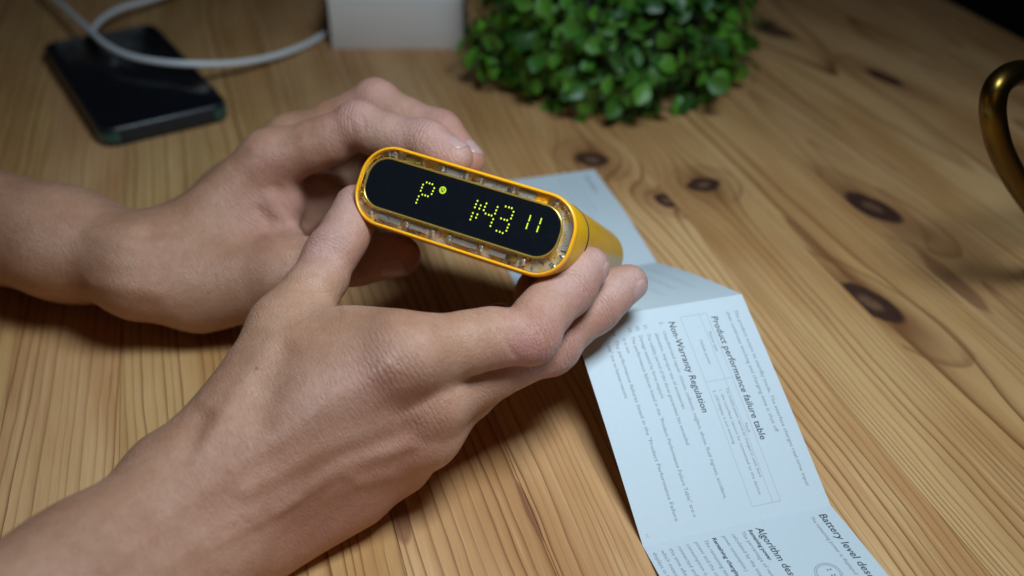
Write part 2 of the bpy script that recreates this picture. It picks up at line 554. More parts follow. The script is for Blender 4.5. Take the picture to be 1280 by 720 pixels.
def build_arm(spec, person, label):
    """spec: palm cones, fingers (joint chains), forearm cones, extras; all in mm"""
    cones = spec['palm']; fingers = spec['fingers']
    allp = [np.asarray(q) for c in cones for q in c[:2]] + [np.asarray(j) for f in fingers for j in f['j']]
    A = np.array(allp); lo = A.min(0) - 34; hi = A.max(0) + 34
    if 'clip_lo' in spec: lo = np.maximum(lo, spec['clip_lo'])
    lo[2] = max(lo[2], -6)
    fld = Field(lo, hi, HAND_H)
    for c in cones: add_cone(fld, *c)
    for f in fingers:
        J = [np.asarray(j, float) for j in f['j']]; R_ = f['r']; dn = unit(f['dorsal'])
        fl_ = Field(np.min(J, 0) - 22, np.max(J, 0) + 22, HAND_H)
        fl_.lo = fld.lo + np.round((fl_.lo - fld.lo) / HAND_H) * HAND_H
        for q in range(len(J) - 1):
            a, b = J[q], J[q + 1]; ra, rb = R_[q], R_[q + 1]
            ax = unit(b - a); d_ = unit(dn - ax * (dn @ ax)); midp = (a + b) / 2; L = np.linalg.norm(b - a)
            waist = 0.94 if q < len(J) - 2 else 1.0
            rm = (ra + rb) / 2 * waist
            add_cone(fl_, a, midp, ra, rm, 1.5); add_cone(fl_, midp, b, rm, rb, 1.5)
            # soft pad on the palm side
            pr_ = (ra + rb) / 2 * 0.80
            add_cone(fl_, a + ax * L * 0.32 - d_ * rm * 0.34, a + ax * L * 0.70 - d_ * rm * 0.34, pr_, pr_, 4)
            if 0 < q:   # bony joint on the back
                jb = 0.30 if q == 1 else 0.20
                add_cone(fl_, a + d_ * ra * jb - ax * 1.5, a + d_ * ra * jb + ax * 1.5, ra * 0.80, ra * 0.80, 4)
        i0 = np.round((fl_.lo - fld.lo) / HAND_H).astype(int)
        j0 = np.maximum(i0, 0); j1 = np.minimum(i0 + fl_.n, fld.n)
        f['blk'] = (fl_, i0, j0, j1)
    FI = np.full(fld.F.shape, 60.0, np.float32)
    for f in fingers:
        fl_, i0, j0, j1 = f['blk']
        dst = tuple(slice(j0[q], j1[q]) for q in range(3)); src = tuple(slice(j0[q] - i0[q], j1[q] - i0[q]) for q in range(3))
        FI[dst] = smin(FI[dst], fl_.F[src], 0.25)
    fld.F = smin(fld.F, FI, spec.get('kjoin', 7.0))
    for c in spec.get('after', []): add_cone(fld, *c)
    for c in spec.get('carve', []): carve_cone(fld, *c)
    V, Q = surface_nets(fld.F, fld.lo, HAND_H)
    V = relax(V, Q, 3)
    N = vnormals(V, Q)
    # soft relief: tendons and veins (+) and folds (-)
    rel = V - CPOS; dep = rel @ FWD
    scr = np.stack([640 + F_PX * (rel @ RGT) / dep, 360 - F_PX * (rel @ UPV) / dep], 1)
    facing = np.clip(-(N * rel).sum(1) / np.linalg.norm(rel, axis=1) * 3.0, 0, 1)
    disp = np.zeros(len(V))
    for pts, dref, w, amp in spec.get('ridges', []):
        q = [np.asarray(p_, float) for p_ in pts]
        d = seg_dist(scr, q) * dep / F_PX
        tt = [((scr - a_) @ (b_ - a_)) / ((b_ - a_) @ (b_ - a_)) for a_, b_ in ((q[0], q[1]), (q[-1], q[-2]))]
        fade = np.clip(np.minimum(*[t_ * np.linalg.norm(e_) / 14.0 for t_, e_ in zip(tt, (q[1] - q[0], q[-1] - q[-2]))]), 0, 1)
        disp += amp * np.exp(-(d / w) ** 2) * facing * fade * (np.abs(dep - dref) < 42)
    V = V + N * disp[:, None]
    red = np.zeros(len(V)); pale = np.zeros(len(V)); cm = np.zeros(len(V)); cpos = np.zeros(len(V))
    wsum = np.full(len(V), 1e-6)
    for f in fingers:
        J = [np.asarray(j, float) for j in f['j']]; dn = unit(f['dorsal'])
        for q in range(1, len(J)):
            rr_ = f['r'][q]
            d = np.linalg.norm(V - J[q], axis=1)
            back = np.clip(N @ dn * 0.7 + 0.55, 0, 1)
            red = np.maximum(red, np.exp(-((d - rr_) / 7.0) ** 2) * (0.30 + 0.35 * back) * (0.9 if q < len(J) - 1 else 1.0))
            if q < len(J) - 1:
                ax = unit(J[q + 1] - J[q - 1])
                co = (V - J[q]) @ ax
                m_ = np.exp(-(co / (4.2 if q == 1 else 3.0)) ** 2) * np.exp(-(np.maximum(d - rr_ * 1.25, 0) / 3) ** 2)
                cpos += m_ * co; wsum += m_; cm = np.maximum(cm, m_ * (0.45 + 0.55 * back))
    for ctr, ax, rad, amt in spec.get('wrinkle', []):
        ctr = np.asarray(ctr, float); ax = unit(ax)
        d = np.linalg.norm(V - ctr, axis=1); m_ = np.exp(-(d / rad) ** 2)
        cpos += m_ * ((V - ctr) @ ax); wsum += m_; cm = np.maximum(cm, m_ * amt)
    for ctr, rad, amt in spec.get('redspots', []):
        red = np.maximum(red, amt * np.exp(-(np.linalg.norm(V - np.asarray(ctr), axis=1) / rad) ** 2))
    for pts, rad, amt in spec.get('palespots', []):
        pale = np.maximum(pale, amt * np.exp(-(seg_dist(V, pts) / rad) ** 2))
    V[:, 2] = np.maximum(V[:, 2], 0.05)
    me = bpy.data.meshes.new('arm')
    me.vertices.add(len(V)); me.vertices.foreach_set('co', (V * MM).ravel())
    me.loops.add(len(Q) * 4); me.loops.foreach_set('vertex_index', Q.ravel().astype(np.int32))
    me.polygons.add(len(Q)); me.polygons.foreach_set('loop_start', np.arange(0, len(Q) * 4, 4, dtype=np.int32))
    me.polygons.foreach_set('use_smooth', np.ones(len(Q), bool))
    for nm, arr in (('red', red), ('pale', pale), ('crease', cm), ('crease_pos', cpos / wsum)):
        me.attributes.new(nm, 'FLOAT', 'POINT').data.foreach_set('value', arr.astype(np.float32))
    me.materials.append(skin_m); me.update(calc_edges=True); me.validate()
    o = bpy.data.objects.new('arm', me); COL.objects.link(o); o.parent = person
    tag(o, label)
    # nails: thin curved plates set into the fingertips
    for f in fingers:
        J = f['j']; a, b = np.asarray(J[-2], float), np.asarray(J[-1], float)
        ax = unit(b - a); dn = f.get('nail', f['dorsal']); dn = unit(np.asarray(dn) - ax * (np.asarray(dn) @ ax)); sd = np.cross(ax, dn)
        r0, r1 = f['r'][-2], f['r'][-1]; L = np.linalg.norm(b - a)
        nl, R_ = f.get('nl', 9.0), r1 * 0.95
        s_end = L + r1 * 0.50; s_beg = s_end - nl
        rings = []
        for layer in (0, 1):
            grid = []
            for i in range(9):
                x = i / 8; s_ = s_beg + nl * x
                row = []
                half = math.radians(47) * (1 - 0.42 * max(0, (x - 0.72) / 0.28) ** 2 - 0.35 * max(0, (0.25 - x) / 0.25) ** 2)
                for j in range(9):
                    fi = half * (j - 4) / 4
                    drop = 0.0 if s_ < L else r1 - math.sqrt(max(0.1, r1 * r1 - (s_ - L) ** 2 * 1.0))
                    rr_ = r0 + (r1 - r0) * min(1.0, s_ / L) + 0.34 - drop - 0.28 * layer - 0.14 - 0.5 * max(0, (0.15 - x) / 0.15)
                    ctr = a + ax * s_
                    row.append(ctr + dn * (rr_ - R_ + R_ * math.cos(fi)) + sd * (R_ * math.sin(fi)))
                grid.append(row)
            rings.append(grid)
        v = [p for g in rings for row in g for p in row]; fs = []
        for i in range(8):
            for j in range(8):
                q = i * 9 + j; fs.append((q, q + 1, q + 10, q + 9)); fs.append((81 + q, 81 + q + 9, 81 + q + 10, 81 + q + 1))
        for i in range(8):
            for j in (0, 8): q = i * 9 + j; fs.append((q, q + 9, 81 + q + 9, 81 + q))
            for j in (0, 8): q = j * 9 + i; fs.append((q, q + 1, 81 + q + 1, 81 + q))
        mb = MB(); mb.add(v, fs); mb.build('fingernail', nail_m, o)
    return o


# ---- right arm (nearest the camera): lies on its outer edge, thumb up
def RUF(r, u, f): return RGT * r + UPV * u + FWD * f
person = empty('person', 'bare forearms of a person, two hands holding the yellow power bank over the table', 'person', loc=(0, 0, 0))
Rw = at(244, 646, 322)
Rf1 = atz(120, 752, 33); Rf2 = atz(-90, 915, 36)
rI = [at(503, 447, 329), at(660, 417, 348), at(710, 362, 363), at(737, 333, 372)]
rM = [at(536, 502, 342), at(687, 432, 370), at(743, 386, 381), at(786, 354, 388)]
rR = [at(528, 541, 347), at(640, 448, 378), at(672, 400, 391), at(669, 358, 402)]
rP = [at(496, 577, 358), at(580, 490, 386), at(605, 440, 396), at(624, 398, 404)]
rT = [at(353, 410, 352), at(416, 319, 371), at(445, 257, 384)]
tcmc = at(292, 540, 334)
na = RUF(-0.53, 0.85, 0.0)
c_i, c_m, c_r, c_p = at(272, 592, 326), at(278, 620, 326), at(286, 646, 331), at(304, 668, 339)
right = dict(
    palm=[(Rf2 + na * 9, Rf1 + na * 7.5 + FWD * 2, 26, 19.5, 14), (Rf2 - na * 9, Rf1 - na * 7.5 + FWD * 2, 26, 19.5, 14),
          (Rf1 + na * 7.5 + FWD * 2, Rw + na * 9, 19.5, 16.5, 12), (Rf1 - na * 7.5 + FWD * 2, Rw - na * 9 + FWD * 2, 19.5, 16.5, 12),
          (Rw + na * 8 + FWD * 2, c_i, 16.5, 14, 12), (Rw - na * 8 + FWD * 3, c_p, 16.5, 13, 12),
          (c_i, rI[0], 13.5, 11.3, 10), (c_m, rM[0], 13.5, 10.8, 10), (c_r, rR[0], 13, 10.2, 10), (c_p, rP[0], 14.5, 11.0, 10), (c_p + RUF(6, 0, 4), at(440, 615, 352), 14, 11.5, 10),
          (c_i + FWD * 13, rI[0] + FWD * 7, 13, 10, 10), (c_r + FWD * 12, rR[0] + FWD * 6, 14, 10, 10),
          (Rw + na * 12 + FWD * 8, tcmc, 14, 12, 12), (tcmc, rT[0], 12.5, 10.5, 10),
          (tcmc + RUF(5, 0, 12), rT[0] + RUF(4, -5, 8), 14, 9.5, 10),
          (at(330, 500, 341), at(418, 430, 347), 12, 8.5, 14),
          (at(400, 470, 338), at(478, 436, 340), 12.5, 11, 14),
          (at(360, 470, 345), at(445, 428, 348), 12, 9, 12),
          (at(300, 560, 338), at(440, 490, 342), 14, 12, 14)],
    fingers=[dict(j=rI, r=[11.0, 9.6, 8.5, 7.1], dorsal=RUF(0.62, -0.62, -0.30), nail=RUF(0.95, -0.10, 0.12)),
             dict(j=rM, r=[10.8, 9.4, 8.4, 7.1], dorsal=RUF(0.60, -0.70, -0.25), nail=RUF(0.85, -0.25, -0.30)),
             dict(j=rR, r=[10.2, 9.0, 8.0, 6.8], dorsal=RUF(0.7, -0.5, 0.3)),
             dict(j=rP, r=[9.4, 7.9, 7.2, 6.1], dorsal=RUF(0.7, -0.5, 0.3), nl=7),
             dict(j=rT, r=[10.4, 8.9, 7.8], dorsal=RUF(-0.8, 0.0, -0.25), nail=RUF(-0.92, 0.1, 0.38), nl=10)],
    kjoin=7.0,
    after=[(rI[0] + RUF(0, 0.5, -4), rI[0] + RUF(4, 1, -4), 6.5, 6, 8), (rM[0] + RUF(1, -1, -4), rM[0] + RUF(4, -1, -4), 6.5, 6, 8),
           (rR[0] + RUF(1, -1, -3), rR[0] + RUF(3, -1, -3), 5.5, 5.5, 8)],
    clip_lo=np.array([-330.0, 90, -6]),
    ridges=[([(285, 595), (400, 508), (500, 450)], 318, 3.4, 0.55),
            ([(290, 622), (410, 560), (535, 510)], 322, 3.2, 0.75),
            ([(300, 648), (420, 592), (525, 548)], 328, 3.0, 0.55),
            ([(335, 648), (395, 606), (428, 580), (462, 570), (530, 552)], 322, 2.1, 0.42),
            ([(425, 582), (447, 604), (500, 592)], 326, 1.9, 0.3),
            ([(250, 690), (330, 650), (380, 618)], 322, 1.6, 0.35),
            ([(235, 585), (300, 490), (350, 410)], 326, 3.2, 0.9),
            ([(358, 420), (342, 455), (330, 500), (318, 545)], 330, 5.5, -1.25), ([(256, 505), (244, 540), (236, 585)], 318, 4.0, -1.3),
            ([(120, 720), (235, 622), (300, 580)], 308, 4.0, 0.6), ([(150, 745), (262, 668), (330, 640)], 310, 3.6, 0.5),
            ([(622, 408), (631, 424), (640, 440), (652, 452)], 342, 0.95, -0.50), ([(650, 398), (659, 408), (666, 420)], 342, 0.9, -0.30),
            ([(640, 402), (646, 418), (652, 434)], 342, 0.9, -0.2), ([(700, 345), (712, 362), (720, 380)], 358, 0.9, -0.22),
            ([(684, 446), (690, 456), (692, 468)], 352, 0.9, -0.45), ([(676, 450), (681, 460)], 352, 0.8, -0.25),
            ([(757, 366), (768, 380), (776, 392)], 372, 0.9, -0.25),
            ([(378, 318), (402, 310), (430, 318)], 362, 0.9, -0.22), ([(374, 326), (400, 319), (428, 328)], 362, 0.9, -0.25),
            ([(424, 372), (430, 384), (438, 396)], 346, 1.2, 0.7), ([(432, 398), (470, 402), (520, 400)], 340, 1.6, -0.25)],
    wrinkle=[(at(490, 462, 318), RUF(0.85, 0.5, 0.1), 12, 0.75), (at(532, 522, 325), RUF(0.9, 0.45, 0.1), 9, 0.7), (at(240, 640, 305), Rw - Rf1, 16, 0.25)],
    redspots=[(at(655, 436, 340), 9, 1.0), (at(465, 478, 318), 12, 0.35), (at(520, 540, 327), 12, 0.35), (at(470, 610, 340), 26, 0.6), (at(380, 660, 330), 30, 0.4)],
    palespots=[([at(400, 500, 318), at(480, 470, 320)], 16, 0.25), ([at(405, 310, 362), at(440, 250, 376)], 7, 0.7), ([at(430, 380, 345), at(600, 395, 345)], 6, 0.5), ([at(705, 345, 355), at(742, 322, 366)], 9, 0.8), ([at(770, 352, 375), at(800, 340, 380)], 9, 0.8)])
build_arm(right, person, 'right arm nearest the camera, back of the hand towards the camera')

# ---- left arm (behind): palm down, thumb under the power bank, fingers over it
Lw = atz(175, 336, 34); Lf1 = atz(80, 311, 33); Lf2 = atz(-190, 240, 38)
lI = [at(338, 198, 437), at(447, 159, 424), at(532, 178, 412), at(569, 197, 406)]
lM = [at(362, 178, 460), at(468, 130, 446), at(550, 166, 432), at(584, 201, 424)]
lR = [at(360, 178, 482), at(470, 150, 470), at(540, 190, 458), at(560, 235, 450)]
lP = [at(345, 195, 500), at(440, 180, 492), at(492, 215, 482), at(515, 250, 474)]
lT = [at(352, 338, 424), at(445, 325, 416), at(500, 320, 411)]
l_cmc = at(245, 352, 436)
d_i, d_m, d_r, d_p = at(222, 310, 445), at(225, 300, 460), at(225, 298, 474), at(222, 300, 486)
left = dict(
    palm=[(Lf2 + RUF(0, 0, -6), Lf1 + RUF(0, 3, -4), 29, 21.5, 12), (Lf2 + RUF(0, 0, 14), Lf1 + RUF(0, 1, 14), 29, 21.5, 12),
          (Lf1 + RUF(0, 3, -4), Lw + RUF(0, 2, -2), 21.5, 18, 12), (Lf1 + RUF(0, 1, 14), Lw + RUF(0, 2, 18), 21.5, 17.5, 12),
          (Lw, d_i, 18, 16, 12), (Lw + RUF(0, 2, 16), d_p, 18, 15, 12),
          (d_i, lI[0], 15, 11.5, 10), (d_m, lM[0], 14, 11, 10), (d_r, lR[0], 14, 10.5, 10), (d_p, lP[0], 14, 10, 10),
          (d_i + RUF(4, -14, 8), lI[0] + RUF(2, -12, 8), 14, 9, 10), (d_r + RUF(4, -14, 0), lR[0] + RUF(2, -10, 0), 14, 9, 10),
          (at(290, 290, 458), at(405, 248, 468), 17, 13, 12), (at(300, 250, 470), at(430, 215, 478), 15, 12, 12),
          (Lw + RUF(4, -2, -4), l_cmc, 16, 15, 12), (l_cmc, lT[0], 17, 12.5, 12),
          (at(262, 360, 440), at(340, 362, 432), 16, 11, 12),
          (at(270, 300, 442), at(345, 268, 440), 15, 9, 12), (at(290, 330, 440), at(365, 310, 434), 12, 6, 10)],
    fingers=[dict(j=lI, r=[11.0, 9.4, 8.4, 7.0], dorsal=RUF(0.25, 0.9, -0.25), nail=RUF(0.45, 0.75, -0.42)),
             dict(j=lM, r=[11.2, 9.6, 8.6, 7.2], dorsal=RUF(0.35, 0.9, 0), nail=RUF(0.75, 0.6, -0.3)),
             dict(j=lR, r=[10.6, 9.2, 8.2, 6.9], dorsal=RUF(0.35, 0.9, 0)),
             dict(j=lP, r=[9.6, 8.0, 7.3, 6.2], dorsal=RUF(0.35, 0.9, 0), nl=8.5),
             dict(j=lT, r=[12.0, 9.4, 8.3], dorsal=RUF(0.1, -0.75, -0.6), nl=12)],
    kjoin=7.0,
    after=[],
    clip_lo=np.array([-420.0, 250, -6]),
    ridges=[([(328, 238), (346, 262), (372, 285), (392, 300)], 450, 3.6, 1.3),
            ([(316, 254), (338, 284), (364, 304), (386, 306)], 448, 2.0, -1.0), ([(340, 226), (362, 256), (384, 284)], 452, 2.0, -1.0),
            ([(330, 262), (350, 282), (372, 296)], 448, 1.0, -0.4),
            ([(100, 292), (170, 306), (245, 300)], 424, 3.0, 0.8), ([(100, 350), (170, 362), (215, 372)], 424, 3.6, 0.9), ([(176, 282), (190, 312), (196, 350)], 424, 4.0, -0.9),
            ([(432, 140), (440, 156), (440, 176)], 420, 0.9, -0.3), ([(446, 138), (455, 154), (456, 172)], 420, 0.9, -0.3),
            ([(300, 190), (330, 176), (420, 146)], 430, 3.0, 0.5)],
    wrinkle=[(at(335, 275, 428), RUF(0.6, 0.8, 0), 12, 0.6), (at(170, 340, 425), Lw - Lf1, 14, 0.3)],
    redspots=[(at(370, 265, 435), 22, 0.5), (at(450, 150, 418), 9, 0.5), (at(505, 323, 404), 14, 0.9), (at(340, 200, 428), 10, 0.5)],
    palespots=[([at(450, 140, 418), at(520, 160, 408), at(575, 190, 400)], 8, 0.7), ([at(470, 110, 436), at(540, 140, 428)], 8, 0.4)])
build_arm(left, person, 'left arm farther from the camera, fingers over the top and thumb below')


# ------------------------------------------------------------------ power bank
U0 = np.array([0.9056740195544492, -0.41678133329370365, -0.07776818450992187])
V0 = np.array([0.31126777428024377, 0.5290925345367268, 0.7894133661093562])
N0 = np.array([-0.2878661893982511, -0.7391579060764932, 0.6089159604460408])
DC = np.array([-17.3967, 313.3054, 90.4165])
BODY_L = 88.0
def dev(u, v, w): return DC + U0 * u + V0 * v + N0 * w


def rrect(cx, cy, a, b, r, n=10):
    out = []
    for sx, sy, a0 in ((1, 1, 0), (-1, 1, 90), (-1, -1, 180), (1, -1, 270)):
        for k in range(n + 1):
            t = math.radians(a0 + 90 * k / n)
            out.append((cx + sx * (a - r) + r * math.cos(t), cy + sy * (b - r) + r * math.sin(t)))
    return out


def oring(inset, w): return [dev(u, v, w) for u, v in rrect(-0.1, 0.0, 41.7 - inset, 14.5 - inset, 12.2 - inset)]
def sring(inset, w): return [dev(u, v, w) for u, v in rrect(-1.2, 0.85, 37.2 - inset, 8.75 - inset, 7.3 - inset)]


amber = NT('amber_plastic')
amber.set(Base_Color=amber.mix(amber.noise(amber.obj_mm(), 0.05, 2), (0.80, 0.42, 0.006), (0.66, 0.33, 0.005)), Roughness=0.26, Coat_Weight=0.15, Coat_Roughness=0.05)
amber.bsdf.inputs['Specular IOR Level'].default_value = 0.35
amber = amber.mat
rim_m = plain('orange_yellow_plastic', (1.0, 0.42, 0.012), 0.30, var=0.04, Coat_Weight=0.15)
gold_m = plain('gold_trim', (0.72, 0.50, 0.12), 0.25, 0.7)
glass_m = NT('clear_plastic').set(Base_Color=(1, 0.98, 0.94), Roughness=0.04, Transmission_Weight=1.0, IOR=1.18)
black_m = plain('black_screen_glass', (0.006, 0.007, 0.010), 0.12)
dark_m = plain('dark_seam', (0.012, 0.010, 0.008), 0.5)
screw_m = plain('steel_screw', (0.92, 0.90, 0.88), 0.24, 0.85)
fl = NT('inner_frame')
flp = fl.obj_mm()
fln = fl.noise(flp, 0.22, 3)
flc = fl.mix(fl.smooth(fln, 0.42, 0.58), (0.78, 0.47, 0.12), (0.66, 0.56, 0.46))
fl.set(Base_Color=fl.mix(fl.smooth(fl.noise(flp, 0.8, 2), 0.55, 0.68, 0, 0.7), flc, (0.10, 0.06, 0.04)), Roughness=0.3, Metallic=0.25)
led = NT('lime_led'); led.set(Base_Color=(0.4, 0.5, 0.02), Emission_Color=(0.58, 0.66, 0.03), Emission_Strength=0.8)
led2 = NT('lime_led_icon'); led2.set(Base_Color=(0.3, 0.4, 0.02), Emission_Color=(0.42, 0.60, 0.02), Emission_Strength=0.6)

sm = NT('smeared_black_glass')
smn = sm.noise(sm.obj_mm(), 0.12, 5, 0.7, 1.5)
sm.set(Base_Color=(0.006, 0.007, 0.010), Roughness=sm.lin(smn, 0.35, 0.7, 0.06, 0.30))
glass_smear = sm.mat
bank = empty('power_bank', 'yellow power bank with clear screwed bezel and lit black display, held in both hands', 'power bank')
b = MB()
b.loft([oring(0.4, -2.5), oring(0.0, -3.2), oring(0.0, -20), oring(0, -BODY_L + 3.5), oring(0.5, -BODY_L + 1.6), oring(1.6, -BODY_L + 0.4), oring(3.2, -BODY_L)], True, True, True)
autosmooth(b.build('body', amber, bank), 50)
b = MB()      # dark seam round the body
b.loft([oring(-0.14, -19.3), oring(-0.14, -18.2), oring(0.3, -18.2), oring(0.3, -19.3)], wrap=True)
b.build('seam', dark_m, bank)
b = MB()
b.loft([oring(0.2, -3.0), oring(-0.1, -2.4), oring(-0.2, -1.4), oring(-0.1, -0.5), oring(0.2, 0.05), oring(0.65, 0.25), oring(1.0, 0.05), oring(1.15, -0.5), oring(1.15, -2.6), oring(0.8, -3.0)], wrap=True)
b.build('rim', rim_m, bank)
b = MB(); b.loft([oring(1.1, -2.45), sring(-0.7, -2.45)]); bz = b.build('bezel_frame', fl.mat, bank)
b = MB(); b.loft([oring(1.2, -0.9), oring(1.2, -0.75), oring(1.45, -0.35), oring(1.9, -0.1), oring(2.5, 0.0), sring(-2.0, 0.0), sring(-1.4, -0.1), sring(-1.0, -0.35), sring(-0.78, -0.75), sring(-0.78, -0.9)], wrap=True)
b.build('clear_cover', glass_m, bank)
b = MB(); b.loft([sring(-0.75, -2.4), sring(-0.75, -0.2), sring(-0.55, 0.05), sring(-0.2, 0.05), sring(0.0, -0.2), sring(0, -0.9)])
b.build('screen_trim', gold_m, bank)
b = MB(); b.loft([sring(0, -0.5), sring(0.25, -0.3)], cap1=True)
autosmooth(b.build('screen', glass_smear, bank), 30)

digits = [(-15.92, 5.53), (-14.76, 5.5), (-13.64, 5.48), (-16.98, 4.39), (-17.05, 3.28), (-17.11, 2.11), (-12.51, 4.37), (-12.63, 3.24), (-12.76, 2.12), (-16.08, 0.96), (-14.94, 1.0), (-13.85, 0.97), (-17.18, 0.02), (-17.26, -1.25), (-17.32, -2.42),
          (4.38, 4.56), (4.25, 3.28), (4.2, 2.13), (4.14, 0.05), (4.06, -1.19), (4.01, -2.34), (6.02, 3.37), (5.9, 2.17), (5.88, 0.05), (5.79, -1.16), (7.81, 4.59), (7.68, 3.34), (7.62, 2.11), (8.64, 1.17), (9.92, 1.09), (10.95, 1.11), (12.09, 4.54), (11.97, 3.32), (11.94, 2.13), (11.93, 0.08), (11.77, -1.18), (11.76, -2.42), (14.84, 5.56), (16.07, 5.58), (17.13, 5.58), (18.13, 4.56), (18.07, 3.28), (18.02, 2.15), (14.59, 1.14), (15.85, 1.09), (16.88, 1.17), (17.94, -0.03), (17.85, -1.2), (17.8, -2.34), (14.37, -3.36), (15.64, -3.37), (16.78, -3.48)]
b = MB()
def disc(mb, u, v, w, ru, rv=None, n=10):
    mb.add([dev(u + ru * math.cos(2 * math.pi * k / n), v + (rv or ru) * math.sin(2 * math.pi * k / n), w) for k in range(n)], [tuple(range(n))])
for u, v in digits: disc(b, u, v, -0.27, 0.32, 0.36)
for x, y0, y1 in ((24.38, 4.98, 3.3), (24.30, 2.2, 0.5), (28.40, 5.07, 3.4), (28.27, 2.25, 0.55)):
    for k in range(4): disc(b, x, y0 + (y1 - y0) * k / 3, -0.27, 0.28, 0.30)
b.build('display_readout', led.mat, bank, False)
b = MB(); disc(b, -9.21, 4.56, -0.27, 1.35, 1.35, 24)
ic = b.build('display_icon', led2.mat, bank, False)
b = MB()
for q in ((-9.7, 4.9), (-8.75, 4.9), (-9.45, 4.25), (-9.0, 4.2)): disc(b, q[0], q[1], -0.255, 0.22, 0.32, 8)
b.build('icon_mark', black_m, ic, False)

def screw(u, v, r=1.2):
    mb = MB()
    n = 12
    ringf = lambda rr, w: [dev(u + rr * math.cos(2 * math.pi * k / n), v + rr * math.sin(2 * math.pi * k / n), w) for k in range(n)]
    mb.loft([ringf(r, -2.4), ringf(r, -1.7), ringf(r * 0.86, -1.25), ringf(r * 0.55, -1.0), ringf(r * 0.25, -0.95)], cap1=True)
    autosmooth(mb.build('screw', screw_m, bank), 30)
def chip(u, v, a, bb, mat, ang=0.0):
    mb = MB(); c, s = math.cos(ang), math.sin(ang)
    rr = [(x * c - y * s + u, x * s + y * c + v) for x, y in ((-a, -bb), (a, -bb), (a, bb), (-a, bb))]
    mb.loft([[dev(x, y, -2.4) for x, y in rr], [dev(x, y, -1.5) for x, y in rr]], cap1=True)
    mb.build('bezel_insert', mat, bank, False)
for u in (-31.5, -12.5, -3.0, 2.5, 15.0, 31.5):
    screw(u, 11.75)
for u in (-33.5, -19.0, -8.5, -2.0, 10.5, 26.5):
    screw(u, -10.8)
for u, v in ((-40.0, 2.5), (-40.0, -2.2), (38.8, -5.0), (37.0, -8.8)):
    screw(u, v, 0.85)
met = plain('brushed_bracket', (0.58, 0.52, 0.47), 0.3, 0.5)
for u, l in ((-7.7, 3.6), (8.6, 4.4), (-34.7, 2.3), (21, 3.4)):
    chip(u, 11.7, l, 0.75, met)
for u, l in ((-14, 3.6), (4.2, 4.6), (18, 4.0), (-26, 4.2)):
    chip(u, -10.9, l, 0.8, met)
chip(-24, 11.9, 3.0, 0.9, gold_m); chip(26.0, 11.9, 2.4, 0.9, rim_m); chip(22, -10.8, 2.0, 0.8, gold_m)
chip(38.9, 2.0, 0.9, 5.0, met, 0.06); chip(-40, -6, 0.6, 1.2, gold_m)

# ------------------------------------------------------------------ folded leaflet
paper = NT('white_paper')
pn = paper.noise(paper.obj_mm(), 0.9, 4)
paper.set(Base_Color=paper.mix(pn, (0.50, 0.555, 0.585), (0.54, 0.595, 0.625)), Roughness=0.75, Normal=paper.bump(pn, 0.05, 0.0003))
paper.bsdf.inputs['Transmission Weight'].default_value = 0.0
ink = plain('grey_ink', (0.20, 0.21, 0.22), 0.8); ink_b = plain('dark_ink', (0.045, 0.047, 0.05), 0.8); ink_l = plain('pale_ink', (0.42, 0.44, 0.46), 0.8)
leaflet = empty('instruction_leaflet', 'white folded instruction leaflet with printed panels lying beneath the hands', 'leaflet', loc=(112.9, 260.7, 0))
LW = np.array([0.965, 0.264, 0]); LQ = np.array([-0.264, 0.965, 0]); LF = np.array([0, 0, 0.0])
PL, PW = 89.5, 71.0
HB = 163.7 / 2; RZ = math.sqrt(PL * PL - HB * HB)
ridge = LQ * HB + np.array([0, 0, RZ]); foldC = LQ * 163.7
ZP = np.array([0, 0, 0.25])
def panelA(s, t):
    p = ridge + (LF - ridge) * (s / PL) + LW * (t - PW)
    n_ = unit(np.cross(LW, LF - ridge)); n_ = n_ if n_[2] > 0 else -n_
    return p + n_ * (0.8 * math.sin(math.pi * s / PL)) + ZP
def panelB(s, t): return LF - LQ * s + LW * (t - PW) + ZP + np.array([0, 0, 0.075 * s + 1.0 * math.sin(math.pi * s / PL)])
def panelC(s, t):
    p = foldC + (ridge - foldC) * (s / PL) + LW * (t - PW)
    n_ = unit(np.cross(LW, ridge - foldC)); n_ = n_ if n_[2] > 0 else -n_
    return p + n_ * (0.9 * math.sin(math.pi * s / PL)) + ZP
def panelD(s, t): return foldC + LQ * (PL - s) * 1.09 + LW * (t - PW + 1.8 * (1 - s / PL)) + ZP + np.array([0, 0, 1.5 * math.sin(math.pi * s / PL) ** 2])


def fnorm(fn, s, t):
    a_ = fn(s + 0.05, t) - fn(s - 0.05, t); b_ = fn(s, t + 0.05) - fn(s, t - 0.05)
    n_ = unit(np.cross(a_, b_)); return n_ if n_[2] > 0 else -n_


def panel(fn, ns=20, nt=3):
    th = 0.11; v = []; f = []
    for side in (0.0, -th):
        for i in range(ns + 1):
            for j in range(nt + 1):
                s, t = PL * i / ns, PW * j / nt
                v.append(fn(s, t) + fnorm(fn, s, t) * side)
    N_ = (ns + 1) * (nt + 1); w = nt + 1
    for i in range(ns):
        for j in range(nt):
            q = i * w + j
            f.append((q, q + 1, q + w + 1, q + w)); f.append((N_ + q, N_ + q + w, N_ + q + w + 1, N_ + q + 1))
    for i in range(ns):
        for j in (0, nt):
            q = i * w + j; f.append((q, q + w, N_ + q + w, N_ + q))
    for j in range(nt):
        for i in (0, ns):
            q = i * w + j; f.append((q, q + 1, N_ + q + 1, N_ + q))
    o = MB(); o.add(v, f)
    r = o.build('panel', paper.mat, leaflet)
    return autosmooth(r, 40)


